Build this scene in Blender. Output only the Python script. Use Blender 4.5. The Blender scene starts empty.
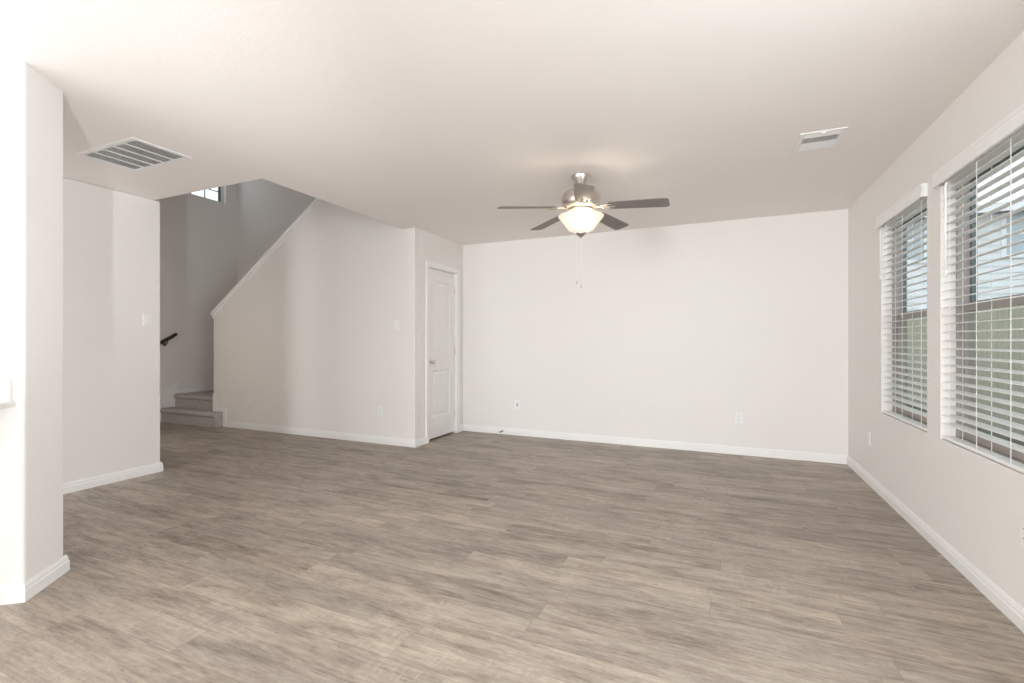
import bpy, bmesh, math, random
from mathutils import Vector, Matrix
PI = math.pi
scene = bpy.context.scene
C = scene.collection

# ------------------------------------------------------------------ camera
YAW = 23.734
cd = bpy.data.cameras.new('camera')
cam = bpy.data.objects.new('camera', cd)
C.objects.link(cam)
cam.location = (0, 0, 1.173)
cam.rotation_euler = (PI / 2, 0, math.radians(YAW))
cd.sensor_width = 36.0
cd.lens = 468.6 / 1024 * 36.0
cd.clip_start = 0.02
scene.camera = cam
# ------------------------------------------------------------------ view
scene.view_settings.view_transform = 'Standard'
scene.view_settings.look = 'None'
scene.view_settings.gamma = 1.0
scene.view_settings.use_curve_mapping = False
scene.view_settings.exposure = 0.21
scene.cycles.use_denoising = True
scene.cycles.max_bounces = 14
scene.cycles.diffuse_bounces = 8
scene.cycles.transparent_max_bounces = 24
scene.cycles.sample_clamp_indirect = 6.0
# ------------------------------------------------------------------ sky
world = bpy.data.worlds.new('world')
scene.world = world
world.use_nodes = True
wn = world.node_tree.nodes
wl = world.node_tree.links
wn.clear()
wo = wn.new('ShaderNodeOutputWorld')
bg = wn.new('ShaderNodeBackground')
wt = wn.new('ShaderNodeTexCoord')
wz = wn.new('ShaderNodeSeparateXYZ')
wr = wn.new('ShaderNodeValToRGB')
wr.color_ramp.elements[0].position = 0.0
wr.color_ramp.elements[0].color = (0.90, 0.94, 0.96, 1)
wr.color_ramp.elements[1].position = 0.8
wr.color_ramp.elements[1].color = (0.72, 0.83, 0.97, 1)
wl.new(wt.outputs['Generated'], wz.inputs[0])
wl.new(wz.outputs['Z'], wr.inputs[0])
wl.new(wr.outputs[0], bg.inputs['Color'])
bg.inputs['Strength'].default_value = 1.5
wl.new(bg.outputs[0], wo.inputs['Surface'])


def area(name, loc, target, sx, sy, power, col):
    l = bpy.data.lights.new(name, 'AREA')
    l.shape = 'RECTANGLE'
    l.size, l.size_y = sx, sy
    l.energy = power
    l.color = col
    o = bpy.data.objects.new(name, l)
    C.objects.link(o)
    o.location = loc
    o.rotation_euler = (Vector(target) - Vector(loc)).to_track_quat('-Z', 'Y').to_euler()
    return o


# fill lamps added out of view, behind and beside the camera
area('patio_door_daylight', (-0.6, -6.2, 1.25), (-1.6, 4.0, 1.9), 2.6, 2.1, 150, (0.91, 0.965, 1.0))  # added as broad soft fill from behind
area('side_fill', (1.16, 0.7, 1.35), (-3.0, 0.9, 1.5), 1.46, 1.42, 44, (0.91, 0.965, 1.0))  # added to brighten the closet wall and the angled stub
area('rear_left_fill', (-2.72, -6.2, 1.25), (-2.5, 3.0, 1.9), 1.4, 1.8, 195, (0.92, 0.965, 1.0))  # added to brighten the hall and the far end of the room
area('left_fill', (-4.35, -1.9, 1.4), (1.1, 2.6, 1.5), 1.6, 1.3, 46, (0.90, 0.96, 1.0))  # added to brighten the right wall; no window stands here
# fill lamp added, hidden in the foyer, to brighten the sloped stair wall
area('front_door_daylight', (-5.9, 2.68, 1.3), (-5.9, 4.3, 1.3), 1.1, 1.9, 6.2, (1.0, 0.91, 0.80))


def flash(name, loc, target, power, ang, blend, radius, col):
    l = bpy.data.lights.new(name, 'SPOT')
    l.energy = power
    l.spot_size = math.radians(ang)
    l.spot_blend = blend
    l.shadow_soft_size = radius
    l.color = col
    o = bpy.data.objects.new(name, l)
    C.objects.link(o)
    o.location = loc
    o.rotation_euler = (Vector(target) - Vector(loc)).to_track_quat('-Z', 'Y').to_euler()
    return o


# the photographer's flash head, held behind the camera and turned to the left
flash('flash_head', (0.08, -0.68, 0.5), (-3.8, 1.85, 2.75), 200, 50, 1.0, 0.02, (0.93, 0.97, 1.0))


# ------------------------------------------------------------------ materials
def new_mat(name):
    m = bpy.data.materials.new(name)
    m.use_nodes = True
    nt = m.node_tree
    b = nt.nodes['Principled BSDF']
    return m, nt, b


def principled(name, col, rough=0.5, metal=0.0, spec=0.5):
    m, nt, b = new_mat(name)
    b.inputs['Base Color'].default_value = (*col, 1)
    b.inputs['Roughness'].default_value = rough
    b.inputs['Metallic'].default_value = metal
    b.inputs['Specular IOR Level'].default_value = spec
    return m


def noise_mat(name, c1, c2, scale, rough=0.6, bump=0.0, bscale=None, metal=0.0, stretch=(1, 1, 1), detail=4, dist=0.002, spec=0.5):
    """two-tone procedural paint / plastic / metal / fibre with an optional fine bump"""
    m, nt, b = new_mat(name)
    N, L = nt.nodes, nt.links
    tc = N.new('ShaderNodeTexCoord')
    mp = N.new('ShaderNodeMapping')
    mp.inputs['Scale'].default_value = stretch
    L.new(tc.outputs['Object'], mp.inputs[0])
    nz = N.new('ShaderNodeTexNoise')
    nz.inputs['Scale'].default_value = scale
    nz.inputs['Detail'].default_value = detail
    L.new(mp.outputs[0], nz.inputs['Vector'])
    mx = N.new('ShaderNodeMix')
    mx.data_type = 'RGBA'
    mx.inputs['A'].default_value = (*c1, 1)
    mx.inputs['B'].default_value = (*c2, 1)
    L.new(nz.outputs['Fac'], mx.inputs['Factor'])
    L.new(mx.outputs['Result'], b.inputs['Base Color'])
    b.inputs['Roughness'].default_value = rough
    b.inputs['Metallic'].default_value = metal
    b.inputs['Specular IOR Level'].default_value = spec
    if bump:
        n2 = N.new('ShaderNodeTexNoise')
        n2.inputs['Scale'].default_value = bscale or scale
        n2.inputs['Detail'].default_value = 3
        L.new(mp.outputs[0], n2.inputs['Vector'])
        bp = N.new('ShaderNodeBump')
        bp.inputs['Strength'].default_value = bump
        bp.inputs['Distance'].default_value = dist
        L.new(n2.outputs['Fac'], bp.inputs['Height'])
        L.new(bp.outputs[0], b.inputs['Normal'])
    return m


M = {}
M['paint'] = noise_mat('wall_paint', (0.82, 0.795, 0.775), (0.835, 0.81, 0.79), 3, rough=0.75, bump=0.2, bscale=75, dist=0.003, spec=0.25)
M['ceiling'] = noise_mat('ceiling_paint', (0.865, 0.828, 0.806), (0.88, 0.843, 0.821), 3, rough=0.85, bump=0.22, bscale=60, dist=0.003, spec=0.15)
M['trim'] = noise_mat('white_trim_paint', (0.86, 0.855, 0.85), (0.88, 0.875, 0.87), 4, rough=0.35)
M['door'] = noise_mat('white_door_paint', (0.84, 0.83, 0.815), (0.86, 0.85, 0.835), 60, rough=0.4, bump=0.08, bscale=40, stretch=(1, 1, 0.08), dist=0.001)
M['plate'] = principled('white_plastic', (0.86, 0.86, 0.85), 0.3)
M['slot'] = principled('dark_slot', (0.05, 0.05, 0.05), 0.6)
M['blind'] = noise_mat('white_blind', (0.86, 0.86, 0.85), (0.89, 0.89, 0.88), 8, rough=0.4)
M['cord'] = principled('white_cord', (0.9, 0.9, 0.88), 0.7)
M['vinyl'] = noise_mat('tan_window_frame', (0.36, 0.315, 0.285), (0.41, 0.36, 0.325), 10, rough=0.45)
M['white_vinyl'] = noise_mat('white_window_frame', (0.78, 0.80, 0.78), (0.82, 0.84, 0.82), 10, rough=0.4)
M['dark_vinyl'] = principled('dark_window_sash', (0.13, 0.17, 0.165), 0.45)
M['nickel'] = noise_mat('brushed_nickel', (0.62, 0.57, 0.52), (0.72, 0.67, 0.62), 30, rough=0.28, metal=1.0, stretch=(1, 1, 12))
M['iron'] = principled('satin_nickel_iron', (0.45, 0.40, 0.35), 0.5, 0.8)
M['nickel_dark'] = principled('dark_nickel', (0.22, 0.2, 0.19), 0.35, 1.0)
M['blade'] = noise_mat('driftwood_blade', (0.155, 0.135, 0.125), (0.235, 0.205, 0.19), 14, rough=0.5, stretch=(1, 9, 1))
M['chain'] = principled('chain_metal', (0.88, 0.86, 0.83), 0.3, 0.2)
M['grille'] = noise_mat('white_enamel', (0.82, 0.82, 0.81), (0.85, 0.85, 0.84), 10, rough=0.35)
M['filter'] = noise_mat('dark_filter', (0.20, 0.20, 0.20), (0.27, 0.265, 0.26), 60, rough=0.9)
M['carpet'] = noise_mat('grey_carpet', (0.30, 0.275, 0.265), (0.80, 0.75, 0.73), 55, rough=1.0, bump=1.0, bscale=120, dist=0.012, detail=6, spec=0.05)
M['rail'] = noise_mat('dark_stained_wood', (0.02, 0.012, 0.009), (0.05, 0.03, 0.022), 20, rough=0.35, stretch=(6, 1, 6))
M['laminate'] = noise_mat('pale_laminate', (0.74, 0.72, 0.70), (0.82, 0.80, 0.78), 40, rough=0.3)
M['grass'] = noise_mat('bare_ground', (0.13, 0.115, 0.08), (0.23, 0.20, 0.14), 6, rough=0.95, bump=0.6, bscale=30, dist=0.03)
M['fence'] = noise_mat('weathered_fence', (0.44, 0.415, 0.33), (0.52, 0.49, 0.39), 3, rough=0.9, stretch=(2, 2, 0.3), detail=2)
M['siding'] = noise_mat('pale_siding', (0.80, 0.81, 0.80), (0.85, 0.86, 0.85), 4, rough=0.8)
M['roof'] = noise_mat('roof_shingle', (0.22, 0.22, 0.22), (0.34, 0.33, 0.32), 25, rough=0.95)


def glass_mat(name, tint, refl):
    m = bpy.data.materials.new(name)
    m.use_nodes = True
    N, L = m.node_tree.nodes, m.node_tree.links
    N.clear()
    o = N.new('ShaderNodeOutputMaterial')
    t = N.new('ShaderNodeBsdfTransparent')
    t.inputs[0].default_value = (*tint, 1)
    g = N.new('ShaderNodeBsdfGlossy')
    g.inputs['Roughness'].default_value = 0.02
    mx = N.new('ShaderNodeMixShader')
    mx.inputs[0].default_value = refl
    L.new(t.outputs[0], mx.inputs[1])
    L.new(g.outputs[0], mx.inputs[2])
    L.new(mx.outputs[0], o.inputs[0])
    return m


M['house_pane'] = principled('house_pane', (0.50, 0.57, 0.60), 0.15)
M['glass'] = glass_mat('window_glass', (0.96, 0.98, 0.98), 0.03)


def screen_mat():
    m = bpy.data.materials.new('insect_screen')
    m.use_nodes = True
    N, L = m.node_tree.nodes, m.node_tree.links
    N.clear()
    o = N.new('ShaderNodeOutputMaterial')
    t = N.new('ShaderNodeBsdfTransparent')
    t.inputs[0].default_value = (0.80, 0.81, 0.78, 1)
    L.new(t.outputs[0], o.inputs[0])
    return m


M['screen'] = screen_mat()


def bowl_mat():
    m = bpy.data.materials.new('alabaster_glass')
    m.use_nodes = True
    N, L = m.node_tree.nodes, m.node_tree.links
    N.clear()
    o = N.new('ShaderNodeOutputMaterial')
    tc = N.new('ShaderNodeTexCoord')
    nz = N.new('ShaderNodeTexNoise')
    nz.inputs['Scale'].default_value = 9
    nz.inputs['Detail'].default_value = 5
    nz.inputs['Distortion'].default_value = 1.2
    L.new(tc.outputs['Object'], nz.inputs['Vector'])
    cr = N.new('ShaderNodeValToRGB')
    cr.color_ramp.elements[0].color = (0.74, 0.68, 0.60, 1)
    cr.color_ramp.elements[1].color = (0.92, 0.90, 0.87, 1)
    L.new(nz.outputs['Fac'], cr.inputs[0])
    d = N.new('ShaderNodeBsdfDiffuse')
    t = N.new('ShaderNodeBsdfTranslucent')
    L.new(cr.outputs[0], d.inputs[0])
    L.new(cr.outputs[0], t.inputs[0])
    mx = N.new('ShaderNodeMixShader')
    mx.inputs[0].default_value = 0.34
    L.new(d.outputs[0], mx.inputs[1])
    L.new(t.outputs[0], mx.inputs[2])
    e = N.new('ShaderNodeEmission')
    L.new(cr.outputs[0], e.inputs[0])
    e.inputs[1].default_value = 0.10
    ad = N.new('ShaderNodeAddShader')
    L.new(mx.outputs[0], ad.inputs[0])
    L.new(e.outputs[0], ad.inputs[1])
    L.new(ad.outputs[0], o.inputs[0])
    return m


M['bowl'] = bowl_mat()


def floor_mat(PW=0.152, PL=1.22):
    m, nt, b = new_mat('vinyl_plank')
    N, L = nt.nodes, nt.links

    def math_(op, a, bb=None, c=None):
        n = N.new('ShaderNodeMath')
        n.operation = op
        for i, v in enumerate((a, bb, c)):
            if v is None:
                continue
            if isinstance(v, (int, float)):
                n.inputs[i].default_value = v
            else:
                L.new(v, n.inputs[i])
        return n.outputs[0]

    def comb(x, y, z):
        n = N.new('ShaderNodeCombineXYZ')
        for i, v in enumerate((x, y, z)):
            if isinstance(v, (int, float)):
                n.inputs[i].default_value = v
            else:
                L.new(v, n.inputs[i])
        return n.outputs[0]

    def noise(vec, scale, detail=4, rough=0.5, dist=0.0):
        n = N.new('ShaderNodeTexNoise')
        n.inputs['Scale'].default_value = scale
        n.inputs['Detail'].default_value = detail
        n.inputs['Roughness'].default_value = rough
        n.inputs['Distortion'].default_value = dist
        L.new(vec, n.inputs['Vector'])
        return n.outputs['Fac']

    def mapr(v, a, bb, c, d):
        n = N.new('ShaderNodeMapRange')
        for i, q in enumerate((v, a, bb, c, d)):
            if isinstance(q, (int, float)):
                n.inputs[i].default_value = q
            else:
                L.new(q, n.inputs[i])
        return n.outputs[0]

    def mix(f, a, bb, mode='MIX'):
        n = N.new('ShaderNodeMix')
        n.data_type = 'RGBA'
        n.blend_type = mode
        for k, v in (('Factor', f), ('A', a), ('B', bb)):
            if isinstance(v, (int, float)):
                n.inputs[k].default_value = v
            elif isinstance(v, tuple):
                n.inputs[k].default_value = (*v, 1)
            else:
                L.new(v, n.inputs[k])
        return n.outputs['Result']

    tc = N.new('ShaderNodeTexCoord')
    sp = N.new('ShaderNodeSeparateXYZ')
    L.new(tc.outputs['Object'], sp.inputs[0])
    x, y = sp.outputs['X'], sp.outputs['Y']
    yr = math_('DIVIDE', math_('ADD', y, 20.03), PW)
    row = math_('FLOOR', yr)
    wn1 = N.new('ShaderNodeTexWhiteNoise')
    wn1.noise_dimensions = '1D'
    L.new(row, wn1.inputs['W'])
    xr = math_('ADD', math_('DIVIDE', math_('ADD', x, 20.0), PL), wn1.outputs['Value'])
    col = math_('FLOOR', xr)
    wn2 = N.new('ShaderNodeTexWhiteNoise')
    wn2.noise_dimensions = '2D'
    L.new(comb(row, col, 0), wn2.inputs['Vector'])
    rnd = wn2.outputs['Value']
    rs = N.new('ShaderNodeSeparateXYZ')
    L.new(wn2.outputs['Color'], rs.inputs[0])
    # grain stretched along the plank, its own on every plank
    gx = math_('ADD', x, math_('MULTIPLY', rnd, 37.0))
    gvec = comb(math_('MULTIPLY', gx, 1.7), math_('MULTIPLY', y, 9.0), math_('MULTIPLY', rnd, 11.0))
    broad = noise(gvec, 1.6, 5, 0.6, 0.6)
    fine = noise(comb(math_('MULTIPLY', gx, 2.2), math_('MULTIPLY', y, 30.0), rnd), 2.6, 8, 0.72, 0.5)
    patch = noise(comb(gx, math_('MULTIPLY', y, 2.5), rnd), 2.2, 4, 0.6, 0.4)
    mott = noise(comb(math_('MULTIPLY', gx, 9.0), math_('MULTIPLY', y, 22.0), rnd), 1.6, 6, 0.7, 1.2)
    # saw marks: short bands across the plank, in patches
    saw = noise(comb(math_('MULTIPLY', gx, 60.0), math_('MULTIPLY', y, 9.0), rnd), 1.0, 3, 0.6, 0.8)
    sawmask = math_('MULTIPLY', mapr(patch, 0.46, 0.62, 0, 1), mapr(rs.outputs['X'], 0.45, 0.75, 0.12, 1))
    cr = N.new('ShaderNodeValToRGB')
    e = cr.color_ramp.elements
    e[0].position, e[0].color = 0.31, (0.135, 0.106, 0.084, 1)
    e[1].position, e[1].color = 0.72, (0.56, 0.485, 0.395, 1)
    k = e.new(0.50)
    k.color = (0.345, 0.290, 0.238, 1)
    tone = math_('ADD', math_('MULTIPLY', broad, 0.54), math_('MULTIPLY', fine, 0.48))
    tone = math_('ADD', tone, math_('MULTIPLY', math_('SUBTRACT', rnd, 0.5), 0.085))
    tone = math_('ADD', tone, math_('MULTIPLY', math_('SUBTRACT', patch, 0.5), 0.18))
    tone = math_('ADD', tone, math_('MULTIPLY', math_('SUBTRACT', mott, 0.5), 0.30))
    L.new(tone, cr.inputs[0])
    c = mix(math_('MULTIPLY', rs.outputs['Y'], 0.25), cr.outputs[0], (0.33, 0.30, 0.275))
    c = mix(math_('MULTIPLY', math_('MULTIPLY', sawmask, mapr(saw, 0.48, 0.66, 0, 1)), 0.36), c, (0.62, 0.56, 0.48))
    fleck = noise(comb(math_('MULTIPLY', gx, 7.0), math_('MULTIPLY', y, 60.0), rnd), 2.0, 4, 0.6, 0.4)
    c = mix(mapr(fleck, 0.60, 0.74, 0.0, 0.55), c, (0.15, 0.118, 0.095))
    # knots
    vo = N.new('ShaderNodeTexVoronoi')
    vo.inputs['Scale'].default_value = 1.5
    L.new(comb(math_('MULTIPLY', gx, 1.3), math_('MULTIPLY', y, 3.4), 0), vo.inputs['Vector'])
    c = mix(mapr(vo.outputs['Distance'], 0.012, 0.05, 0.6, 0.0), c, (0.13, 0.10, 0.08))
    # seams
    fy = math_('FRACT', yr)
    fx = math_('FRACT', xr)
    ey = math_('MULTIPLY', math_('MINIMUM', fy, math_('SUBTRACT', 1.0, fy)), PW)
    ex = math_('MULTIPLY', math_('MINIMUM', fx, math_('SUBTRACT', 1.0, fx)), PL)
    seam = mapr(math_('MINIMUM', ey, ex), 0.0005, 0.0018, 0.38, 0.0)
    c = mix(seam, c, (0.12, 0.10, 0.085))
    L.new(c, b.inputs['Base Color'])
    L.new(mapr(fine, 0.3, 0.7, 0.52, 0.40), b.inputs['Roughness'])
    b.inputs['Specular IOR Level'].default_value = 0.4
    bp = N.new('ShaderNodeBump')
    bp.inputs['Strength'].default_value = 0.25
    bp.inputs['Distance'].default_value = 0.0015
    L.new(math_('SUBTRACT', fine, seam), bp.inputs['Height'])
    L.new(bp.outputs[0], b.inputs['Normal'])
    return m


M['floor'] = floor_mat()


# ------------------------------------------------------------------ mesh helpers
class MB:
    """collects shapes; build() links them as one mesh object"""

    def __init__(s):
        s.v, s.f, s.sm = [], [], []

    def add(s, vs, fs, smooth=False):
        b = len(s.v)
        s.v += [tuple(q) for q in vs]
        s.f += [tuple(b + i for i in q) for q in fs]
        s.sm += [smooth] * len(fs)

    def box(s, x0, x1, y0, y1, z0, z1, mat=None):
        vs = [Vector((x, y, z)) for z in (z0, z1) for y in (y0, y1) for x in (x0, x1)]
        if mat is not None:
            vs = [mat @ q for q in vs]
        s.add(vs, [(0, 2, 3, 1), (4, 5, 7, 6), (0, 1, 5, 4), (2, 6, 7, 3), (0, 4, 6, 2), (1, 3, 7, 5)])

    def rbox(s, x0, x1, y0, y1, z0, z1, r, axis='y', seg=4):
        """box with rounded corners, extruded along axis"""
        a0, a1, b0, b1, w0, w1 = {'x': (y0, y1, z0, z1, x0, x1), 'y': (x0, x1, z0, z1, y0, y1), 'z': (x0, x1, y0, y1, z0, z1)}[axis]
        pts = []
        for cx, cy, t0 in ((a1 - r, b1 - r, 0), (a0 + r, b1 - r, 90), (a0 + r, b0 + r, 180), (a1 - r, b0 + r, 270)):
            for i in range(seg + 1):
                t = math.radians(t0 + 90 * i / seg)
                pts.append((cx + r * math.cos(t), cy + r * math.sin(t)))
        s.prism(pts, w0, w1, axis)

    def prism(s, pts, w0, w1, axis='z'):
        def mk(p, w):
            return {'x': (w, p[0], p[1]), 'y': (p[0], w, p[1]), 'z': (p[0], p[1], w)}[axis]
        n = len(pts)
        vs = [mk(p, w0) for p in pts] + [mk(p, w1) for p in pts]
        fs = [tuple(range(n)), tuple(range(2 * n - 1, n - 1, -1))] + [(i, (i + 1) % n, n + (i + 1) % n, n + i) for i in range(n)]
        s.add(vs, fs)

    def lathe(s, prof, n=32, cx=0, cy=0, mat=None, cap=True):
        """prof: (r, z) from one end to the other"""
        vs, fs = [], []
        for r, z in prof:
            for i in range(n):
                t = 2 * PI * i / n
                q = Vector((cx + r * math.cos(t), cy + r * math.sin(t), z))
                vs.append(mat @ q if mat is not None else q)
        for k in range(len(prof) - 1):
            for i in range(n):
                j = (i + 1) % n
                fs.append((k * n + i, k * n + j, (k + 1) * n + j, (k + 1) * n + i))
        s.add(vs, fs, True)
        if cap:
            for k in (0, len(prof) - 1):
                if prof[k][0] > 1e-5:
                    s.add(vs[k * n:(k + 1) * n], [tuple(range(n))])

    def tube(s, pts, r, n=10):
        pts = [Vector(p) for p in pts]
        vs, fs = [], []
        u = None
        for k, p in enumerate(pts):
            d = (pts[min(k + 1, len(pts) - 1)] - pts[max(k - 1, 0)]).normalized()
            if u is None:
                u = d.cross(Vector((0, 0, 1)) if abs(d.z) < 0.9 else Vector((1, 0, 0)))
            u = (u - d * u.dot(d)).normalized()
            w = u.cross(d)
            for i in range(n):
                t = 2 * PI * i / n
                vs.append(p + u * (r * math.cos(t)) + w * (r * math.sin(t)))
        m = len(pts)
        for k in range(m - 1):
            for i in range(n):
                j = (i + 1) % n
                fs.append((k * n + i, k * n + j, (k + 1) * n + j, (k + 1) * n + i))
        s.add(vs, fs, True)
        s.add(vs[:n], [tuple(range(n))])
        s.add(vs[-n:], [tuple(range(n))])

    def sweep(s, prof, path):
        """prof: closed (out, z) outline; path: plan points; 'out' lies to the right of the direction of travel"""
        P = [Vector((p[0], p[1])) for p in path]
        n, m = len(prof), len(P)
        vs = []
        for k in range(m):
            def nrm(a, b):
                d = (b - a).normalized()
                return Vector((d.y, -d.x))
            ns = []
            if k > 0:
                ns.append(nrm(P[k - 1], P[k]))
            if k < m - 1:
                ns.append(nrm(P[k], P[k + 1]))
            if len(ns) == 2:
                h = (ns[0] + ns[1])
                o = h / max(h.dot(ns[0]), 0.2)
            else:
                o = ns[0]
            for q in prof:
                vs.append((P[k].x + o.x * q[0], P[k].y + o.y * q[0], q[1]))
        fs = []
        for k in range(m - 1):
            for i in range(n):
                j = (i + 1) % n
                fs.append((k * n + i, k * n + j, (k + 1) * n + j, (k + 1) * n + i))
        fs.append(tuple(range(n)))
        fs.append(tuple(range((m - 1) * n, m * n)))
        s.add(vs, fs)

    def grid(s, us, vs_, filled, w0, w1, axis):
        """a slab of rectangular cells, open where filled() is False: a wall with window or door openings"""
        nu, nv = len(us) - 1, len(vs_) - 1

        def mk(u, v, w):
            return {'x': (w, u, v), 'y': (u, w, v), 'z': (u, v, w)}[axis]

        def ok(i, j):
            return 0 <= i < nu and 0 <= j < nv and filled((us[i] + us[i + 1]) / 2, (vs_[j] + vs_[j + 1]) / 2)
        for i in range(nu):
            for j in range(nv):
                if not ok(i, j):
                    continue
                u0, u1, v0, v1 = us[i], us[i + 1], vs_[j], vs_[j + 1]
                for w in (w0, w1):
                    s.add([mk(u0, v0, w), mk(u1, v0, w), mk(u1, v1, w), mk(u0, v1, w)], [(0, 1, 2, 3)])
                for di, dj, (a, b) in ((-1, 0, ((u0, v0), (u0, v1))), (1, 0, ((u1, v0), (u1, v1))), (0, -1, ((u0, v0), (u1, v0))), (0, 1, ((u0, v1), (u1, v1)))):
                    if not ok(i + di, j + dj):
                        s.add([mk(*a, w0), mk(*b, w0), mk(*b, w1), mk(*a, w1)], [(0, 1, 2, 3)])

    def build(s, name, mat, parent=None, loc=None, bevel=0.0, seg=2, merge=True):
        me = bpy.data.meshes.new(name)
        bm = bmesh.new()
        vv = [bm.verts.new(q) for q in s.v]
        for f, sm in zip(s.f, s.sm):
            try:
                fc = bm.faces.new([vv[i] for i in f])
                fc.smooth = sm
            except ValueError:
                pass
        if merge:
            bmesh.ops.remove_doubles(bm, verts=bm.verts, dist=1e-5)
        bmesh.ops.recalc_face_normals(bm, faces=bm.faces)
        bm.to_mesh(me)
        bm.free()
        me.materials.append(mat)
        o = bpy.data.objects.new(name, me)
        C.objects.link(o)
        if parent is not None:
            o.parent = parent
        if loc is not None:
            o.location = loc
        if bevel:
            md = o.modifiers.new('bevel', 'BEVEL')
            md.width = bevel
            md.segments = seg
            md.limit_method = 'ANGLE'
            md.angle_limit = math.radians(40)
        return o


def thing(name, label, cat, loc=(0, 0, 0), rotz=0.0, group=None):
    o = bpy.data.objects.new(name, None)
    C.objects.link(o)
    o.empty_display_size = 0.1
    o.location = loc
    o.rotation_euler = (0, 0, rotz)
    return tag(o, label, cat, group)


def tag(o, label, cat, group=None):
    o['label'] = label
    o['category'] = cat
    if group:
        o['group'] = group
    return o


def struct(o, label=None):
    o['kind'] = 'structure'
    if label:
        o['label'] = label
        o['category'] = o.name.split('_')[0]
    return o


def copy_thing(o, loc, rotz, label, group=None):
    r = o.copy()
    C.objects.link(r)
    r.location = loc
    r.rotation_euler = (0, 0, rotz)
    r['label'] = label
    if group:
        r['group'] = group
    for ch in list(o.children):
        c = ch.copy()
        C.objects.link(c)
        c.parent = r
        for g in list(ch.children):
            d = g.copy()
            C.objects.link(d)
            d.parent = c
    return r


# ------------------------------------------------------------------ room dimensions
H = 2.44                 # ceiling
XR, YB = 1.14, 5.397     # right wall, back wall
XD, YS = -3.08, 4.324    # closet door wall, stair wall
XH, YH = -4.612, 2.600   # hall wall and where it ends
XO = -3.245              # edge of the stairwell opening
XW = -7.45               # far left wall of the stairwell
YREAR = -6.2
YO = 2.552               # near edge of the opening
TOP = 5.2                # stairwell ceiling
XK = -6.467              # free end of the sloped stair wall

WIN = [  # far jamb, near jamb (Y), sill, head (z)
    (4.405, 3.552, 0.624, 2.085),
    (3.368, 2.300, 0.624, 2.085),
]

# floor
b = MB()
b.box(XW - 0.12, XR + 0.15, YREAR - 0.12, YB + 0.12, -0.12, 0.0)
struct(b.build('floor', M['floor']), 'grey-brown wood-look vinyl plank floor')

# ceiling with the open stairwell cut out of its far left corner
b = MB()
b.grid([XW - 0.12, XH - 0.12, XO, XD - 0.11, XR + 0.15], [YREAR - 0.12, YO, YS, YB + 0.12],
       lambda u, v: (v < YO and u > XH - 0.12) or (YO < v < YS and u > XO) or (v > YS and u > XD - 0.11), H, H + 0.28, 'z')
struct(b.build('ceiling', M['ceiling']), 'off-white textured ceiling with an open stairwell at its far left corner')
b = MB()
b.box(XW - 0.12, XO + 0.12, YH - 0.12, YB + 0.12, TOP, TOP + 0.1)
struct(b.build('ceiling_stairwell', M['ceiling']))

# right wall with two window openings
b = MB()
FILL_HOLE = (1.45, -0.05, 0.624, 2.085)   # opening added for the fill lamp beside the camera, out of view
us = sorted({YREAR - 0.12, YB + 0.12, *[q for w in WIN + [FILL_HOLE] for q in w[:2]]})
b.grid(us, [0, WIN[0][2], WIN[0][3], H], lambda u, v: not any(w[1] < u < w[0] and w[2] < v < w[3] for w in WIN + [FILL_HOLE]), XR, XR + 0.15, 'x')
struct(b.build('wall_right', M['paint']), 'off-white right wall with two windows')

b = MB()
b.box(XD - 0.11, XR, YB, YB + 0.12, 0, H)
struct(b.build('wall_back', M['paint']), 'blank off-white back wall behind the ceiling fan')

# wall behind the camera, with two openings added for the fill lamps
b = MB()
b.grid([XH - 0.12, -3.42, -2.02, -1.9, 0.7, XR], [0, 0.2, 2.3, H], lambda u, v: not ((-1.9 < u < 0.7 or -3.42 < u < -2.02) and 0.2 < v < 2.3), YREAR - 0.12, YREAR, 'y')
struct(b.build('wall_rear', M['paint']))

# closet door wall
DY0, DY1, DZ = 4.590, 5.232, 2.055
b = MB()
b.grid([YS + 0.12, DY0, DY1, YB], [0, DZ, H], lambda u, v: not (DY0 < u < DY1 and v < DZ), XD - 0.11, XD, 'x')
struct(b.build('wall_closet', M['paint']), 'narrow off-white wall around the white closet door')

# sloped stair wall
SL = 0.694
def cap_z(x):
    return 1.565 + SL * (x - XK)
b = MB()
b.prism([(XK, 0), (XD, 0), (XD, H), (XO + 0.0, H), (XO, cap_z(XO)), (XK, cap_z(XK))], YS, YS + 0.12, 'y')
struct(b.build('wall_stair', M['paint'], bevel=0.006), 'off-white wall beside the stairs with a sloped top')

# hall wall and foyer walls
b = MB()
b.box(XH - 0.12, XH, YREAR, YH, 0, H)
struct(b.build('wall_hall', M['paint'], bevel=0.012, seg=3), 'off-white hall wall at left with a light switch')
b = MB()
b.box(XW, XH - 0.12, YH - 0.12, YH, 0, TOP)
struct(b.build('wall_foyer', M['paint']))
b = MB()
b.box(XH - 0.12, XO + 0.12, YO - 0.12, YO, H + 0.28, TOP)
b.box(XO, XO + 0.12, YO, YB, H + 0.28, TOP)
struct(b.build('wall_upper', M['paint']))
W3 = (4.18, 5.19, 3.445, 4.75)
b = MB()
b.grid([YH - 0.12, W3[0], W3[1], YB + 0.12], [0, W3[2], W3[3], TOP], lambda u, v: not (W3[0] < u < W3[1] and W3[2] < v < W3[3]), XW - 0.12, XW, 'x')
struct(b.build('wall_stairwell_left', M['paint']), 'shaded far stairwell wall with a small high window')
b = MB()
b.box(XW, XD - 0.11, YB, YB + 0.12, 0, TOP)
struct(b.build('wall_stairwell_back', M['paint']), 'shaded stairwell wall behind the sloped stair wall')

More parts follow.
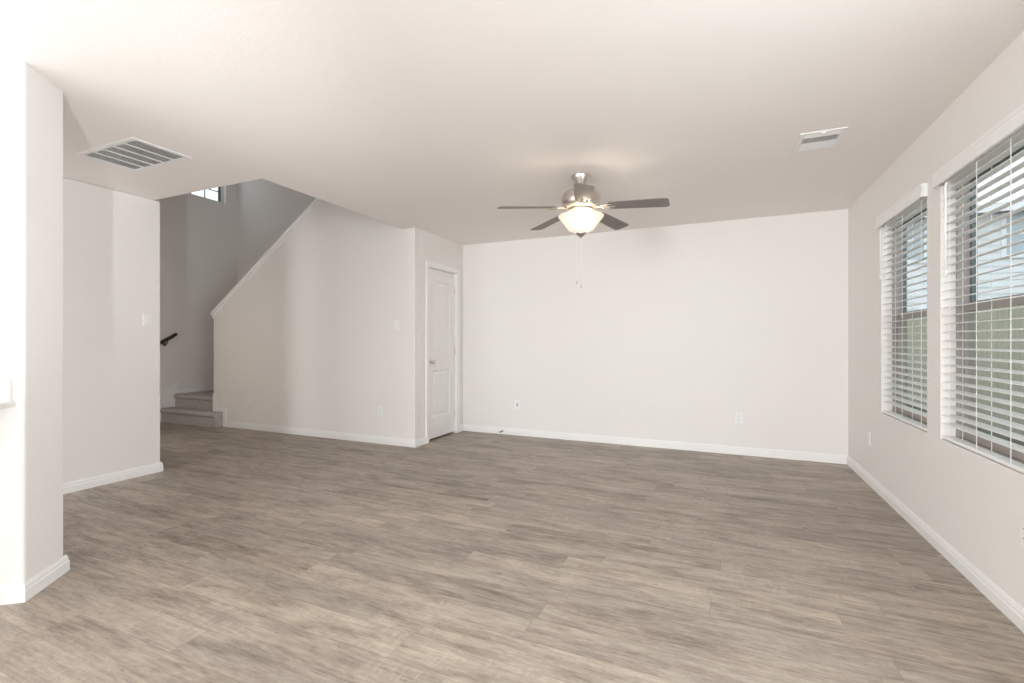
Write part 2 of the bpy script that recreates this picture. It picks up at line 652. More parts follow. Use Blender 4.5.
# angled kitchen wall at the left edge: bullnose corners
P0 = Vector((-2.872, 1.050))
dB = Vector((-0.629, 0.777)).normalized()
dA = Vector((-dB.y, dB.x))
LB, LA = 0.283, 1.20
def bull(p, d0, d1, r=0.02, n=5):
    """rounded corner at p between incoming direction d0 and outgoing d1"""
    out = []
    a, c = p - d0 * r, p + d1 * r
    for i in range(n + 1):
        t = i / n
        out.append(a * (1 - t) ** 2 + p * 2 * t * (1 - t) + c * t * t)
    return out
Q = [P0 + dA * LA, P0, P0 + dB * LB, P0 + dB * LB + dA * LA]
pts = [Q[0]] + bull(Q[1], -dA, dB) + bull(Q[2], dB, dA) + [Q[3]]
b = MB()
b.prism([(p.x, p.y) for p in pts], 0, H, 'z')
struct(b.build('wall_kitchen', M['paint']), 'angled off-white wall stub at the left edge')

# ------------------------------------------------------------------ baseboards and trim
BB = [(0, 0), (0.014, 0), (0.014, 0.050), (0.0105, 0.056), (0.0105, 0.068), (0.0085, 0.072), (0.005, 0.083), (0, 0.083)]
def base(name, *paths):
    q = MB()
    for p in paths:
        q.sweep(BB, p)
    return struct(q.build(name, M['trim']))
base('baseboard_right', [(XR, YB), (XR, YREAR)])
base('baseboard_back', [(XD, YB), (XR, YB)])
base('baseboard_closet', [(XD, 5.296), (XD, YB)])
STX = -6.247   # right end of the first carpeted step
base('baseboard_stair', [(STX + 0.01, YS), (XD, YS), (XD, 4.523)])
base('baseboard_hall', [(XH, YREAR), (XH, YH), (XW, YH)])
base('baseboard_kitchen', [(p.x, p.y) for p in (Q[0], Q[1], Q[2], Q[3])])
base('baseboard_stairwell', [(XW, YH), (XW, 3.75)])

# stepped white trim where the stairs meet the sloped wall
b = MB()
b.prism([(STX - 0.01, 0.0), (STX + 0.062, 0.0), (STX + 0.062, 0.255), (XK + 0.068, 0.255), (XK + 0.068, 0.445), (XK, 0.445), (XK, 0.18), (STX - 0.01, 0.18)], YS - 0.013, YS, 'y')
struct(b.build('trim_1', M['trim'], bevel=0.003), 'stepped white trim at the foot of the sloped stair wall')
# skirt board on the stairwell's left wall
b = MB()
b.prism([(3.75, 0), (3.75, 0.17), (4.43, 0.565), (4.43, 0.445), (YB, 0.445), (YB, 0.30), (4.43, 0.0)], XW, XW + 0.014, 'x')
struct(b.build('trim_2', M['trim'], bevel=0.002))
# sloping cap along the stair wall
ang = math.atan(SL)
b = MB()
L0, L1 = XK - 0.035, XO + 0.0
def cap_bar(q, y0, y1, t0, t1, xa, xb):
    q.prism([(xa, cap_z(xa) + t0), (xb, cap_z(xb) + t0), (xb, cap_z(xb) + t1), (xa, cap_z(xa) + t1)], y0, y1, 'y')
cap_bar(b, YS - 0.028, YS + 0.148, 0.0, 0.028, L0, L1)
cap_bar(b, YS - 0.014, YS, -0.060, 0.0, XK - 0.014, L1)
b.box(XK - 0.014, XK, YS - 0.014, YS + 0.134, cap_z(XK) - 0.07, cap_z(XK) - 0.008)
struct(b.build('trim_3', M['trim'], bevel=0.004), 'white sloping cap on top of the stair wall')

# ------------------------------------------------------------------ closet door
d1 = bpy.data.objects.new('door_1', None)
C.objects.link(d1)
d1.location = (XD, 0, 0)
struct(d1, 'white two-panel closet door with satin nickel knob')
# jamb lining
b = MB()
b.box(-0.11, 0, DY0, DY0 + 0.014, 0, DZ)
b.box(-0.11, 0, DY1 - 0.014, DY1, 0, DZ)
b.box(-0.11, 0, DY0, DY1, DZ - 0.014, DZ)
b.box(-0.075, -0.060, DY0 + 0.014, DY0 + 0.024, 0, DZ - 0.014)
b.box(-0.075, -0.060, DY1 - 0.024, DY1 - 0.014, 0, DZ - 0.014)
b.box(-0.075, -0.060, DY0 + 0.014, DY1 - 0.014, DZ - 0.024, DZ - 0.014)
b.build('jamb', M['trim'], d1)
# casing with a stepped profile
b = MB()
b.sweep([(0, 0), (0, 0.010), (0.006, 0.012), (0.030, 0.012), (0.040, 0.016), (0.058, 0.017), (0.062, 0.014), (0.062, 0)],
        [(DY1 - 0.006, 0), (DY1 - 0.006, DZ - 0.006), (DY0 + 0.006, DZ - 0.006), (DY0 + 0.006, 0)])
b.v = [(q[2], q[0], q[1]) for q in b.v]
b.build('casing', M['trim'], d1)
# slab with two moulded panels
sy0, sy1, sz0, sz1 = DY0 + 0.017, DY1 - 0.017, 0.022, DZ - 0.019
fx = -0.022
panels = [(sy0 + 0.105, sy1 - 0.105, 1.03, 1.90), (sy0 + 0.105, sy1 - 0.105, 0.27, 0.83)]
b = MB()
b.grid(sorted({sy0, sy1, panels[0][0], panels[0][1]}), [sz0, 0.27, 0.83, 1.03, 1.90, sz1],
       lambda u, v: not any(p[0] < u < p[1] and p[2] < v < p[3] for p in panels), fx - 0.035, fx, 'x')
for (y0, y1, z0, z1) in panels:
    rings = [(0.0, 0.0), (0.006, -0.004), (0.014, -0.010), (0.026, -0.010), (0.044, -0.003), (0.05, -0.002)]
    vs, fs = [], []
    for ins, dx in rings:
        vs += [(fx + dx, y0 + ins, z0 + ins), (fx + dx, y1 - ins, z0 + ins), (fx + dx, y1 - ins, z1 - ins), (fx + dx, y0 + ins, z1 - ins)]
    for k in range(len(rings) - 1):
        for i in range(4):
            j = (i + 1) % 4
            fs.append((k * 4 + i, k * 4 + j, k * 4 + 4 + j, k * 4 + 4 + i))
    n = len(vs) - 4
    fs.append((n, n + 1, n + 2, n + 3))
    b.add(vs, fs)
b.build('slab', M['door'], d1)
# knob on the near (left) stile
KY, KZ = 4.668, 0.932
rx = Matrix.Translation((fx, KY, KZ)) @ Matrix.Rotation(PI / 2, 4, 'Y')
b = MB()
b.lathe([(0.0, 0.066), (0.014, 0.065), (0.024, 0.058), (0.0275, 0.047), (0.024, 0.036), (0.013, 0.028), (0.0105, 0.012), (0.0105, 0.008)], 24, mat=rx)
kn = b.build('knob', M['nickel'], d1)
kn['label'] = 'satin nickel round door knob'
b = MB()
b.lathe([(0.0, 0.010), (0.018, 0.010), (0.030, 0.006), (0.032, 0.0)], 28, mat=rx)
b.build('rosette', M['nickel'], kn)
for hz in (0.25, 1.05, 1.83):
    b = MB()
    b.lathe([(0.006, hz - 0.045), (0.006, hz + 0.045)], 12, cx=fx + 0.007, cy=sy1 + 0.004)
    b.build('hinge', M['nickel'], d1)

# ------------------------------------------------------------------ windows in the right wall
def room_window(n, far, near, zs, zh):
    r = bpy.data.objects.new('window_%d' % n, None)
    C.objects.link(r)
    r.location = (XR, near, zs)
    struct(r, 'tan-framed single-hung window behind white blinds, ' + ('the one nearer the back wall' if n == 1 else 'the one nearer the camera'))
    w, h = far - near, zh - zs
    x0, x1 = 0.066, 0.15
    t = 0.024
    q = MB()
    q.grid([0, t, w - t, w], [0, t, h - t, h], lambda u, v: not (t < u < w - t and t < v < h - t), x0, x1, 'x')
    q.build('frame', M['vinyl'], r, bevel=0.003)
    mid = 0.735
    # upper sash (outer track), lower sash (inner track)
    q = MB()
    s_ = 0.020
    q.grid([t, t + s_, w - t - s_, w - t], [mid - 0.01, mid + 0.03, h - t - s_, h - t], lambda u, v: not (t + s_ < u < w - t - s_ and mid + 0.03 < v < h - t - s_), 0.118, 0.140, 'x')
    up = q.build('upper_sash', M['dark_vinyl'], r)
    q = MB()
    q.box(0.127, 0.131, t + s_, w - t - s_, mid + 0.03, h - t - s_)
    q.build('pane', M['glass'], up)
    q = MB()
    q.grid([t, t + s_, w - t - s_, w - t], [t, t + 0.045, mid - 0.02, mid + 0.022], lambda u, v: not (t + s_ < u < w - t - s_ and t + 0.045 < v < mid - 0.02), 0.088, 0.112, 'x')
    lo = q.build('lower_sash', M['vinyl'], r)
    q = MB()
    q.box(0.098, 0.102, t + s_, w - t - s_, t + 0.045, mid - 0.02)
    q.build('pane', M['glass'], lo)
    q = MB()
    q.box(0.1445, 0.1455, t, w - t, t, mid)
    q.build('insect_screen', M['screen'], r)
    q = MB()
    q.box(0.0, 0.066, 0.0, w, -0.0, 0.004)
    q.build('sill_board', M['trim'], r)
    return r


for i, w in enumerate(WIN):
    room_window(i + 1, *w)


def blind(far, near, zs, zh, label, wand_z, wand_in):
    """two-inch horizontal blind inside the opening"""
    r = thing('window_blind', label, 'blind', (XR, near, zs), 0, 'white horizontal blinds on the right wall')
    w, h = far - near, zh - zs
    xc = 0.032
    # valance, proud of the wall, with returns at both ends
    zt, zb = 2.115 - zs, 2.036 - zs
    q = MB()
    prof = [(-0.030, zb), (-0.022, zb), (-0.022, zt), (-0.033, zt), (-0.033, zt - 0.012), (-0.030, zt - 0.018), (-0.030, zb + 0.016), (-0.033, zb + 0.010), (-0.033, zb)]
    q.prism(prof, -0.012, w + 0.012, 'y')
    q.box(-0.024, -0.001, -0.012, -0.004, zb, zt)
    q.box(-0.024, -0.001, w + 0.004, w + 0.012, zb, zt)
    q.build('valance', M['blind'], r)
    q = MB()
    q.box(0.008, 0.058, 0.004, w - 0.004, h - 0.042, h - 0.002)
    q.build('headrail', M['blind'], r)
    # slats
    pitch, tilt = 0.0460, math.radians(-8)
    z = h - 0.075
    q = MB()
    n = 0
    zl = z
    while z > 0.06:
        m = Matrix.Translation((xc, 0, z)) @ Matrix.Rotation(tilt, 4, 'Y')
        # slightly crowned section
        sec = [(-0.025, -0.0008), (-0.012, 0.0012), (0, 0.0018), (0.012, 0.0012), (0.025, -0.0008), (0.025, -0.0034), (0.012, -0.0014), (0, -0.0008), (-0.012, -0.0014), (-0.025, -0.0034)]
        vs = [m @ Vector((a, y, c)) for y in (0.006, w - 0.006) for a, c in sec]
        k = len(sec)
        q.add(vs, [tuple(range(k)), tuple(range(2 * k - 1, k - 1, -1))] + [(i, (i + 1) % k, k + (i + 1) % k, k + i) for i in range(k)])
        zl = z
        z -= pitch
    q.build('slats', M['blind'], r)
    q = MB()
    q.rbox(xc - 0.027, xc + 0.027, 0.005, w - 0.005, 0.008, 0.026, 0.006, 'y')
    q.build('bottom_rail', M['blind'], r)
    # ladder cords
    nl = 3 if w < 0.95 else 4
    for i in range(nl):
        y = w - 0.10 - (w - 0.20) * i / (nl - 1)
        q = MB()
        for dx in (-0.0275, 0.0275):
            q.box(xc + dx - 0.0008, xc + dx + 0.0008, y - 0.0022, y + 0.0022, 0.02, h - 0.04)
        q.build('ladder_cord', M['cord'], r)
    q = MB()
    yw = w - wand_in
    q.tube([(-0.006, yw, h - 0.045), (-0.012, yw, h - 0.07), (-0.012, yw, wand_z - zs)], 0.0055, 8)
    q.lathe([(0.0055, wand_z - zs), (0.007, wand_z - zs - 0.006), (0.007, wand_z - zs - 0.03), (0.004, wand_z - zs - 0.036)], 10, cx=-0.012, cy=yw)
    q.build('tilt_wand', M['cord'], r)
    return r


blind(*WIN[0], 'white two-inch horizontal blind in the window nearer the back wall corner', 1.68, 0.022)
blind(*WIN[1], 'white two-inch horizontal blind in the wider window cut by the right picture edge', 1.56, 0.10)

# stairwell window, high up
r = bpy.data.objects.new('window_3', None)
C.objects.link(r)
r.location = (XW, W3[0], W3[2])
struct(r, 'small high window with white grid above the stairs')
w, h = W3[1] - W3[0], W3[3] - W3[2]
b = MB()
t = 0.035
b.grid([0, t, w - t, w], [0, t, h - t, h], lambda u, v: not (t < u < w - t and t < v < h - t), -0.12, -0.075, 'x')
b.build('frame', M['white_vinyl'], r)
b = MB()
b.grid([t, t + 0.03, w - t - 0.03, w - t], [t * 0.3, t + 0.002, h - t - 0.03, h - t], lambda u, v: not (t + 0.03 < u < w - t - 0.03 and t + 0.002 < v < h - t - 0.03), -0.11, -0.08, 'x')
b.build('sash', M['dark_vinyl'], r)
b = MB()
for u in (0.25, 0.5, 0.75):
    yy = t + 0.03 + (w - 2 * t - 0.06) * u
    b.box(-0.103, -0.094, yy - 0.008, yy + 0.008, t, h - t)
for v in (0.13, 0.5, 0.75):
    zz = t + (h - 2 * t) * v
    b.box(-0.103, -0.094, t, w - t, zz - 0.008, zz + 0.008)
b.build('muntin', M['dark_vinyl'], r)
b = MB()
b.box(-0.100, -0.097, t, w - t, t, h - t)
b.build('pane', M['glass'], r)

# ------------------------------------------------------------------ staircase
st = thing('staircase', 'grey carpeted staircase with two bottom steps facing the hall', 'stairs', (XW, YS, 0))
def step(y0, x1, z0, z1, y1, nose=0.025):
    """a carpet-wrapped step whose riser faces the room: rounded nosing, riser set back"""
    th = 0.070
    pr = [(y0 + nose, z0), (y0 + nose, z1 - th)]
    for i in range(7):
        t_ = math.radians(-90 - 180 * i / 6)
        pr.append((y0 + th / 2 + th / 2 * math.cos(t_), z1 - th / 2 + th / 2 * math.sin(t_)))
    pr += [(y1, z1), (y1, z0)]
    q = MB()
    q.prism([(a - YS, c) for a, c in pr], 0.016, x1 - XW, 'x')
    return q
q = step(4.175, STX - 0.002, 0.0, 0.200, YS - 0.0135)
q.box(0.016, XK - XW - 0.002, YS - 0.0135 - YS, 4.45 - YS, 0.0, 0.200)
q.build('step', M['carpet'], st, bevel=0.014, seg=3)
q = step(4.365, XK - 0.004, 0.201, 0.390, YB - 0.002)
q.build('step', M['carpet'], st, bevel=0.012, seg=3)
zz, xx = 0.390, XK + 0.0
for i in range(11):
    q = MB()
    q.box(xx - XW, XO - 0.01 - XW if i > 8 else xx - XW + 0.30, 0.135, YB - YS - 0.002, max(zz - 0.19, 0.001), zz + 0.186)
    q.build('step', M['carpet'], st, bevel=0.018, seg=3)
    zz += 0.186
    xx += 0.268

# handrail on the stairwell's left wall
hr = thing('handrail', 'short dark wood handrail on the shaded wall above the carpeted steps', 'handrail', (XW, 4.30, 1.2))
b = MB()
b.tube([(0.075, -0.62, -0.325), (0.075, -0.30, -0.137), (0.075, 0.02, 0.05), (0.075, 0.045, 0.068), (0.06, 0.075, 0.082)], 0.024, 14)
b.build('rail', M['rail'], hr)
for y, z in ((-0.42, -0.207), (-0.05, 0.009)):
    b = MB()
    b.tube([(0.0, y, z - 0.075), (0.05, y, z - 0.075), (0.072, y, z - 0.055), (0.075, y, z - 0.018)], 0.007, 8)
    b.lathe([(0.028, 0.0), (0.028, 0.005), (0.010, 0.008)], 20, mat=Matrix.Translation((0, y, z - 0.075)) @ Matrix.Rotation(PI / 2, 4, 'Y'))
    b.build('bracket', M['nickel_dark'], hr)

# ------------------------------------------------------------------ kitchen counter on the angled wall
pc = P0 + dA * 0.028
cn = thing('countertop', 'pale countertop end with short backsplash on the angled wall at left', 'countertop', (pc.x, pc.y, 0.88), math.atan2(dA.y, dA.x))
# local x runs along the wall, local +y points out of it
b = MB()
b.box(0.0, 1.1, 0.001, 0.62, 0.0, 0.026)
b.build('worktop', M['laminate'], cn, bevel=0.005)
b = MB()
b.box(0.012, 1.1, 0.001, 0.020, 0.026, 0.130)
b.build('backsplash', M['laminate'], cn, bevel=0.003)
b = MB()
b.box(0.36, 1.1, 0.015, 0.58, -0.88, 0.0)
b.build('base_cabinet', M['trim'], cn, bevel=0.003)

# ------------------------------------------------------------------ ceiling fan
FX, FY = -0.959, 3.491
fan = thing('ceiling_fan', 'five-blade brushed nickel ceiling fan with a lit alabaster glass bowl', 'ceiling fan', (FX, FY, H))
b = MB()
b.lathe([(0.073, 0.0), (0.074, -0.006), (0.070, -0.018), (0.058, -0.045), (0.044, -0.066), (0.036, -0.076), (0.030, -0.080)], 40)
b.build('canopy', M['nickel'], fan)
b = MB()
b.lathe([(0.026, -0.076), (0.028, -0.084), (0.022, -0.092), (0.0135, -0.097), (0.0135, -0.116)], 24)
b.build('downrod', M['nickel_dark'], fan)
b = MB()
b.lathe([(0.030, -0.100), (0.060, -0.103), (0.085, -0.108), (0.106, -0.117), (0.128, -0.132), (0.142, -0.152), (0.148, -0.176), (0.148, -0.206), (0.141, -0.228), (0.126, -0.247), (0.106, -0.258), (0.08, -0.262)], 48)
b.build('motor_housing', M['nickel'], fan)
b = MB()
b.lathe([(0.100, -0.260), (0.104, -0.265), (0.104, -0.274), (0.085, -0.280), (0.066, -0.284), (0.060, -0.304), (0.05, -0.310)], 40)
b.build('switch_housing', M['nickel'], fan)
ZB = -0.2385
for k in range(5):
    a = math.radians(72 * k - 0.5)
    rot = Matrix.Rotation(a, 4, 'Z')
    # the blades droop a little; the edge on the clockwise side stands higher
    tiltm = rot @ Matrix.Translation((0, 0, ZB)) @ Matrix.Rotation(math.radians(3.8), 4, 'Y') @ Matrix.Rotation(math.radians(-10), 4, 'X')
    out = []
    r0, r1, w0, w1 = 0.21, 0.645, 0.056, 0.067
    n = 6
    for i in range(n + 1):   # rounded tip
        t = math.radians(-90 + 90 * i / n)
        out.append((r1 - 0.030 + 0.030 * math.cos(t), -w1 + 0.030 + 0.030 * math.sin(t)))
    for i in range(n + 1):
        t = math.radians(90 * i / n)
        out.append((r1 - 0.030 + 0.030 * math.cos(t), w1 - 0.030 + 0.030 * math.sin(t)))
    for i in range(n + 1):
        t = math.radians(90 + 90 * i / n)
        out.append((r0 + 0.022 + 0.022 * math.cos(t), w0 - 0.022 + 0.022 * math.sin(t)))
    for i in range(n + 1):
        t = math.radians(180 + 90 * i / n)
        out.append((r0 + 0.022 + 0.022 * math.cos(t), -w0 + 0.022 + 0.022 * math.sin(t)))
    th = 0.0055
    m_ = len(out)
    vs = [Vector((x, y, -th / 2)) for x, y in out] + [Vector((x, y, th / 2)) for x, y in out]
    q = MB()
    q.add(vs, [tuple(range(m_)), tuple(range(2 * m_ - 1, m_ - 1, -1))] + [(i, (i + 1) % m_, m_ + (i + 1) % m_, m_ + i) for i in range(m_)])
    bl = q.build('blade', M['blade'], fan)
    bl.matrix_local = tiltm
    # blade iron: forked arm from the motor to the blade root
    q = MB()
    bi = Matrix.Identity(4)
    def arm(p):
        q.tube([bi @ Vector(c) for c in p], 0.0065, 8)
    arm([(0.118, 0, -0.006), (0.138, 0, -0.006), (0.165, 0, -0.006), (0.20, 0, -0.010), (0.262, 0, -0.009)])
    arm([(0.150, 0, -0.003), (0.175, 0.026, -0.008), (0.205, 0.036, -0.010), (0.245, 0.034, -0.009)])
    arm([(0.150, 0, -0.003), (0.175, -0.026, -0.008), (0.205, -0.036, -0.010), (0.245, -0.034, -0.009)])
    q.build('blade_iron', M['iron'], bl)
# light bowl, open at the top, wall thickness kept
b = MB()
outer = [(0.169, -0.306), (0.1725, -0.310), (0.170, -0.318), (0.160, -0.330), (0.144, -0.350), (0.126, -0.374), (0.108, -0.398), (0.090, -0.418), (0.068, -0.431), (0.04, -0.438), (0.012, -0.440)]
inner = [(r_ - 0.004 if r_ > 0.02 else r_, z_ + 0.004) for r_, z_ in outer[2:]][::-1] + [(0.166, -0.308)]
b.lathe(outer + inner + [outer[0]], 56, cap=False)
bowl = b.build('glass_bowl', M['bowl'], fan)
bowl['label'] = 'lit alabaster glass light bowl'
b = MB()
b.lathe([(0.006, -0.28), (0.006, -0.452)], 12)
b.lathe([(0.012, -0.432), (0.042, -0.436), (0.041, -0.446), (0.029, -0.456), (0.016, -0.463), (0.013, -0.469), (0.008, -0.475), (0.0, -0.478)], 28)
b.build('finial', M['nickel'], fan)
for (dx, dy, zend) in ((-0.032, -0.002, -0.798), (0.004, -0.006, -0.830)):
    q = MB()
    z = -0.462
    x_, y_ = dx * 0.45, dy
    n = 34
    q.tube([(x_, y_, z), (dx, dy, z - 0.05), (dx, dy, zend)], 0.0011, 6)
    for i in range(n):
        zz = z - 0.05 + (zend - z + 0.05) * i / n
        q.lathe([(0.0004, zz + 0.0018), (0.0019, zz), (0.0004, zz - 0.0018)], 6, cx=dx, cy=dy)
    ch = q.build('pull_chain', M['chain'], fan)
    q = MB()
    q.lathe([(0.001, zend + 0.002), (0.004, zend - 0.003), (0.0075, zend - 0.016), (0.0065, zend - 0.026), (0.002, zend - 0.031)], 14, cx=dx, cy=dy)
    q.build('fob', M['nickel'], ch)
# the bulb inside the bowl
bl_ = bpy.data.lights.new('fan_bulb', 'POINT')
bl_.energy = 2.2
bl_.color = (1.0, 0.87, 0.70)
bl_.shadow_soft_size = 0.035
bo = bpy.data.objects.new('fan_bulb', bl_)
C.objects.link(bo)
bo.location = (FX + 0.045, FY - 0.055, H - 0.345)

# ------------------------------------------------------------------ ceiling grilles
GX0, GX1, GY0, GY1 = -3.955, -3.312, 1.704, 2.068
g = thing('return_air_grille', 'large white return air grille with grey louvres on the ceiling above the hall', 'vent', (GX0, GY0, H))
gw, gh = GX1 - GX0, GY1 - GY0
b = MB()
fw = 0.034
b.grid([0, fw, gw - fw, gw], [0, fw, gh - fw, gh], lambda u, v: not (fw < u < gw - fw and fw < v < gh - fw), -0.009, -0.0005, 'z')
b.build('frame', M['grille'], g, bevel=0.004)
b = MB()
b.box(fw - 0.004, gw - fw + 0.004, fw - 0.004, gh - fw + 0.004, -0.0025, -0.0005)
b.build('filter', M['filter'], g)
b = MB()
nb = 22
for i in range(nb):
    yy = fw + (gh - 2 * fw) * (i + 0.5) / nb
    m = Matrix.Translation((0, yy, -0.0065)) @ Matrix.Rotation(math.radians(22), 4, 'X')
    b.box(fw, gw - fw, -0.0052, 0.0052, -0.0004, 0.0004, m)
lo = b.build('louvres', principled('grey_louvre', (0.86, 0.86, 0.87), 0.4), g, merge=False)
lo['label'] = 'grey shaded louvre blades'
for i in range(1, 5):
    xx = fw + (gw - 2 * fw) * i / 5
    b = MB()
    b.box(xx - 0.0016, xx + 0.0016, fw, gh - fw, -0.0095, -0.0005)
    b.build('rib', M['grille'], g)

RX0, RX1, RY0, RY1 = 0.460, 0.702, 3.320, 3.622
g = thing('supply_register', 'small white supply register on the ceiling near the right wall', 'vent', (RX0, RY0, H))
rw, rh = RX1 - RX0, RY1 - RY0
b = MB()
fw = 0.026
b.grid([0, fw, rw - fw, rw], [0, fw, rh - fw, rh], lambda u, v: not (fw < u < rw - fw and fw < v < rh - fw), -0.008, -0.0005, 'z')
b.build('frame', M['grille'], g, bevel=0.004)
b = MB()
b.box(fw - 0.004, rw - fw + 0.004, fw - 0.004, rh - fw + 0.004, -0.003, -0.0005)
b.build('damper', M['slot'], g)
# three banks of curved vanes: two fixed side banks of long vanes, one middle bank of short ones
ih = rh - 2 * fw
bank0, bank1 = fw + ih * 0.18, fw + ih * 0.54
b = MB()
for i in range(3):
    yy = fw + (bank0 - fw) * (i + 0.5) / 3
    m = Matrix.Translation((0, yy, -0.008)) @ Matrix.Rotation(math.radians(-18), 4, 'X')
    b.box(fw, rw - fw, -0.0085, 0.0085, -0.0005, 0.0005, m)
for i in range(6):
    yy = bank1 + (rh - fw - bank1) * (i + 0.5) / 6
    m = Matrix.Translation((0, yy, -0.008)) @ Matrix.Rotation(math.radians(-18), 4, 'X')
    b.box(fw, rw - fw, -0.0085, 0.0085, -0.0005, 0.0005, m)
b.build('side_vanes', M['grille'], g, merge=False)
b = MB()
for i in range(14):
    xx = fw + (rw - 2 * fw) * (i + 0.5) / 14
    m = Matrix.Translation((xx, 0, -0.008)) @ Matrix.Rotation(math.radians(48), 4, 'Y')
    b.box(-0.0034, 0.0034, bank0, bank1, -0.0005, 0.0005, m)
b.build('middle_vanes', M['grille'], g, merge=False)
b = MB()
b.rbox(rw / 2 - 0.012, rw / 2 + 0.012, fw * 0.3, fw * 0.9, -0.016, -0.008, 0.003, 'z')
b.build('damper_lever', M['grille'], g)

# ------------------------------------------------------------------ wall plates (local -y points out of the wall)
def plate_mb(w=0.070, h=0.115):
    q = MB()
    q.rbox(-w / 2, w / 2, -0.005, -0.0003, -h / 2, h / 2, 0.006, 'y')
    return q
def outlet(label, loc, rz, group):
    r = thing('wall_outlet', label, 'outlet', loc, rz, group)
    plate_mb().build('plate', M['plate'], r, bevel=0.0018)
    for dz in (-0.0195, 0.0195):
        q = MB()
        q.rbox(-0.0165, 0.0165, -0.0066, -0.0045, dz - 0.0145, dz + 0.0145, 0.007, 'y')
        rc = q.build('receptacle', M['plate'], r)
        q = MB()
        q.box(-0.0075, -0.0055, -0.0070, -0.0062, dz - 0.001, dz + 0.007)
        q.box(0.0055, 0.0075, -0.0070, -0.0062, dz - 0.001, dz + 0.006)
        q.rbox(-0.0022, 0.0022, -0.0070, -0.0062, dz - 0.0105, dz - 0.006, 0.002, 'y')
        q.build('slots', M['slot'], rc)
    q = MB()
    q.lathe([(0.003, 0.0), (0.003, 0.0008), (0.0, 0.0012)], 12, mat=Matrix.Translation((0, -0.005, 0)) @ Matrix.Rotation(PI / 2, 4, 'X'))
    q.build('screw', M['nickel'], r)
    return r
GO = 'white wall outlets'
RB, RR, RHL = 0.0, -PI / 2, PI / 2
o1 = outlet('white duplex outlet low on the back wall, right of its middle', (0.199, YB, 0.380), RB, GO)
copy_thing(o1, (-5.746, YS, 0.390), RB, 'white outlet on the sloped stair wall close to the carpeted steps', GO)
copy_thing(o1, (-3.560, YS, 0.373), RB, 'white outlet on the sloped stair wall close to the closet corner', GO)
copy_thing(o1, (XR, 4.710, 0.380), RR, 'white outlet low on the right wall beside the back corner', GO)
copy_thing(o1, (XR, 2.567, 0.392), RR, 'white outlet under the wide window at the right picture edge', GO)

def switch(label, loc, rz, group=None):
    r = thing('light_switch', label, 'light switch', loc, rz, group)
    plate_mb().build('plate', M['plate'], r, bevel=0.0018)
    q = MB()
    q.box(-0.0165, 0.0165, -0.0062, -0.0045, -0.033, 0.033)
    rk = q.build('rocker_frame', M['plate'], r)
    q = MB()
    q.prism([(-0.0055, -0.030), (-0.0095, -0.028), (-0.0068, 0.0), (-0.0072, 0.029), (-0.0055, 0.030)], -0.0145, 0.0145, 'x')
    q.build('rocker', M['plate'], rk)
    for dz in (-0.048, 0.048):
        q = MB()
        q.lathe([(0.003, 0.0), (0.003, 0.0008), (0.0, 0.0012)], 12, mat=Matrix.Translation((0, -0.005, dz)) @ Matrix.Rotation(PI / 2, 4, 'X'))
        q.build('screw', M['plate'], r)
    return r
s1 = switch('white rocker light switch on the hall wall at left', (XH, 2.491, 1.360), RHL)
copy_thing(s1, (-3.321, YS, 1.359), RB, 'pale rocker switch high on the sloped stair wall near the closet corner')

# cable plate with two jacks
r = thing('cable_plate', 'white wall plate with two dark jacks low on the back wall', 'wall plate', (-2.305, YB, 0.382))
plate_mb().build('plate', M['plate'], r, bevel=0.0018)
for dz in (-0.012, 0.012):
    q = MB()
    mt = Matrix.Translation((0.006, -0.005, dz)) @ Matrix.Rotation(PI / 2, 4, 'X')
    q.lathe([(0.0085, 0.0), (0.0085, 0.003), (0.0055, 0.003), (0.0055, 0.011), (0.0, 0.011)], 14, mat=mt)
    q.build('jack', M['nickel_dark'], r)
def blank(label, loc):
    r_ = thing('blank_plate', label, 'wall plate', loc, 0)
    plate_mb().build('plate', M['paint'], r_, bevel=0.0018)
    for dz in (-0.042, 0.042):
        q_ = MB()
        q_.lathe([(0.003, 0.0), (0.003, 0.0008), (0.0, 0.0012)], 12, mat=Matrix.Translation((0, -0.005, dz)) @ Matrix.Rotation(PI / 2, 4, 'X'))
        q_.build('screw', M['plate'], r_)
    return r_
bp_ = blank('blank wall-coloured cover plate left of the jack plate, nearest the closet', (-2.526, YB, 0.380))
copy_thing(bp_, (-1.014, YB, 0.357), 0, 'blank wall-coloured cover plate alone in the middle of the back wall')

# spring door stop on the back baseboard
r = thing('door_stop', 'small metal spring door stop on the back baseboard', 'door stop', (-2.498, YB - 0.014, 0.040))
mt = Matrix.Rotation(PI / 2, 4, 'X')
b = MB()
b.lathe([(0.011, 0.0), (0.011, 0.004), (0.006, 0.008)], 16, mat=mt)
for i in range(12):
    z0_ = 0.008 + i * 0.0045
    b.lathe([(0.0045, z0_), (0.0062, z0_ + 0.0022), (0.0045, z0_ + 0.0045)], 12, mat=mt, cap=False)
b.build('spring', M['nickel_dark'], r)
b = MB()
b.lathe([(0.0075, 0.060), (0.0085, 0.064), (0.0085, 0.072), (0.006, 0.076), (0.0, 0.076)], 14, mat=mt)
b.build('tip', M['slot'], r)

# ------------------------------------------------------------------ outside the windows
b = MB()
b.box(XR + 0.15, 30, -10, 40, -0.35, -0.15)
struct(b.build('ground', M['grass']))
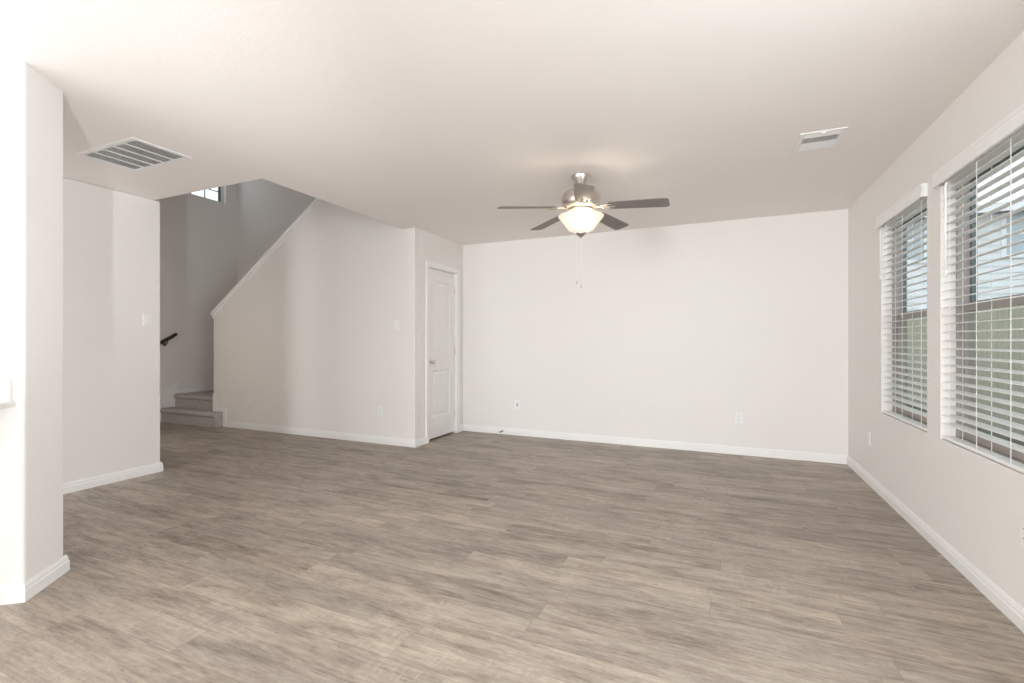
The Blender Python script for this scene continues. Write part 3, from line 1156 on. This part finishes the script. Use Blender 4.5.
# board fence along the side yard
FXX = 3.8
fn = thing('garden_fence', 'weathered wooden board fence outside the right windows', 'fence', (FXX, 0, -0.15))
b = MB()
random.seed(4)
y = 1.5
while y < 17.5:
    hh = 1.93 + random.uniform(-0.008, 0.008)
    b.box(0.0, 0.018, y, y + 0.138, 0.03, hh)
    y += 0.144
b.build('board_panel', M['fence'], fn, merge=False)
for yy in (2.0, 4.4, 6.8, 9.2, 11.6, 14.0, 16.4):
    b = MB()
    b.box(0.058, 0.148, yy, yy + 0.09, 0.0, 1.88)
    b.build('post', M['fence'], fn)
for zz in (0.4, 1.0, 1.6):
    b = MB()
    b.box(0.020, 0.057, 1.5, 17.4, zz, zz + 0.085)
    b.build('fence_rail', M['fence'], fn)
# neighbouring house
HX0, HX1, HY0, HY1, HZ = 4.1, 15.0, 18.0, 26.0, 5.0
hs = thing('neighbour_house', 'pale blue-grey sided two-storey house beyond the fence outside', 'house', (HX0, HY0, -0.15))
b = MB()
hw, hd = HX1 - HX0, HY1 - HY0
b.box(0, hw, 0.03, hd, 0, HZ)
z = 0.3
while z < HZ - 0.1:
    b.prism([(0.0, z), (0.03, z + 0.20), (0.03, z)], 0, hw, 'x')
    z += 0.2
b.build('siding_wall', M['siding'], hs, merge=False)
b = MB()
b.prism([(-0.45, HZ), (hw + 0.45, HZ), (hw + 0.45, HZ + 0.18), (hw / 2, HZ + 0.24), (-0.45, HZ + 0.18)], -0.45, hd + 0.4, 'y')
b.build('roof', M['roof'], hs)
b = MB()
b.box(-0.47, hw + 0.47, -0.47, -0.45, HZ - 0.02, HZ + 0.2)
b.build('fascia', M['trim'], hs)
for xx, zz in ((0.7, 3.7), (3.35, 3.7), (6.6, 3.7), (1.5, 0.9), (4.8, 0.9)):
    b = MB()
    b.grid([xx, xx + 0.1, xx + 0.9, xx + 1.0], [zz, zz + 0.1, zz + 1.3, zz + 1.4], lambda u, v, xx=xx, zz=zz: not (xx + 0.1 < u < xx + 0.9 and zz + 0.1 < v < zz + 1.3), -0.05, 0.02, 'y')
    b.box(xx + 0.1, xx + 0.9, -0.03, 0.0, zz + 0.67, zz + 0.73)
    wf = b.build('window_frame', M['trim'], hs)
    b = MB()
    b.box(xx + 0.1, xx + 0.9, -0.012, -0.004, zz + 0.1, zz + 1.3)
    b.build('window_pane', M['house_pane'], wf)
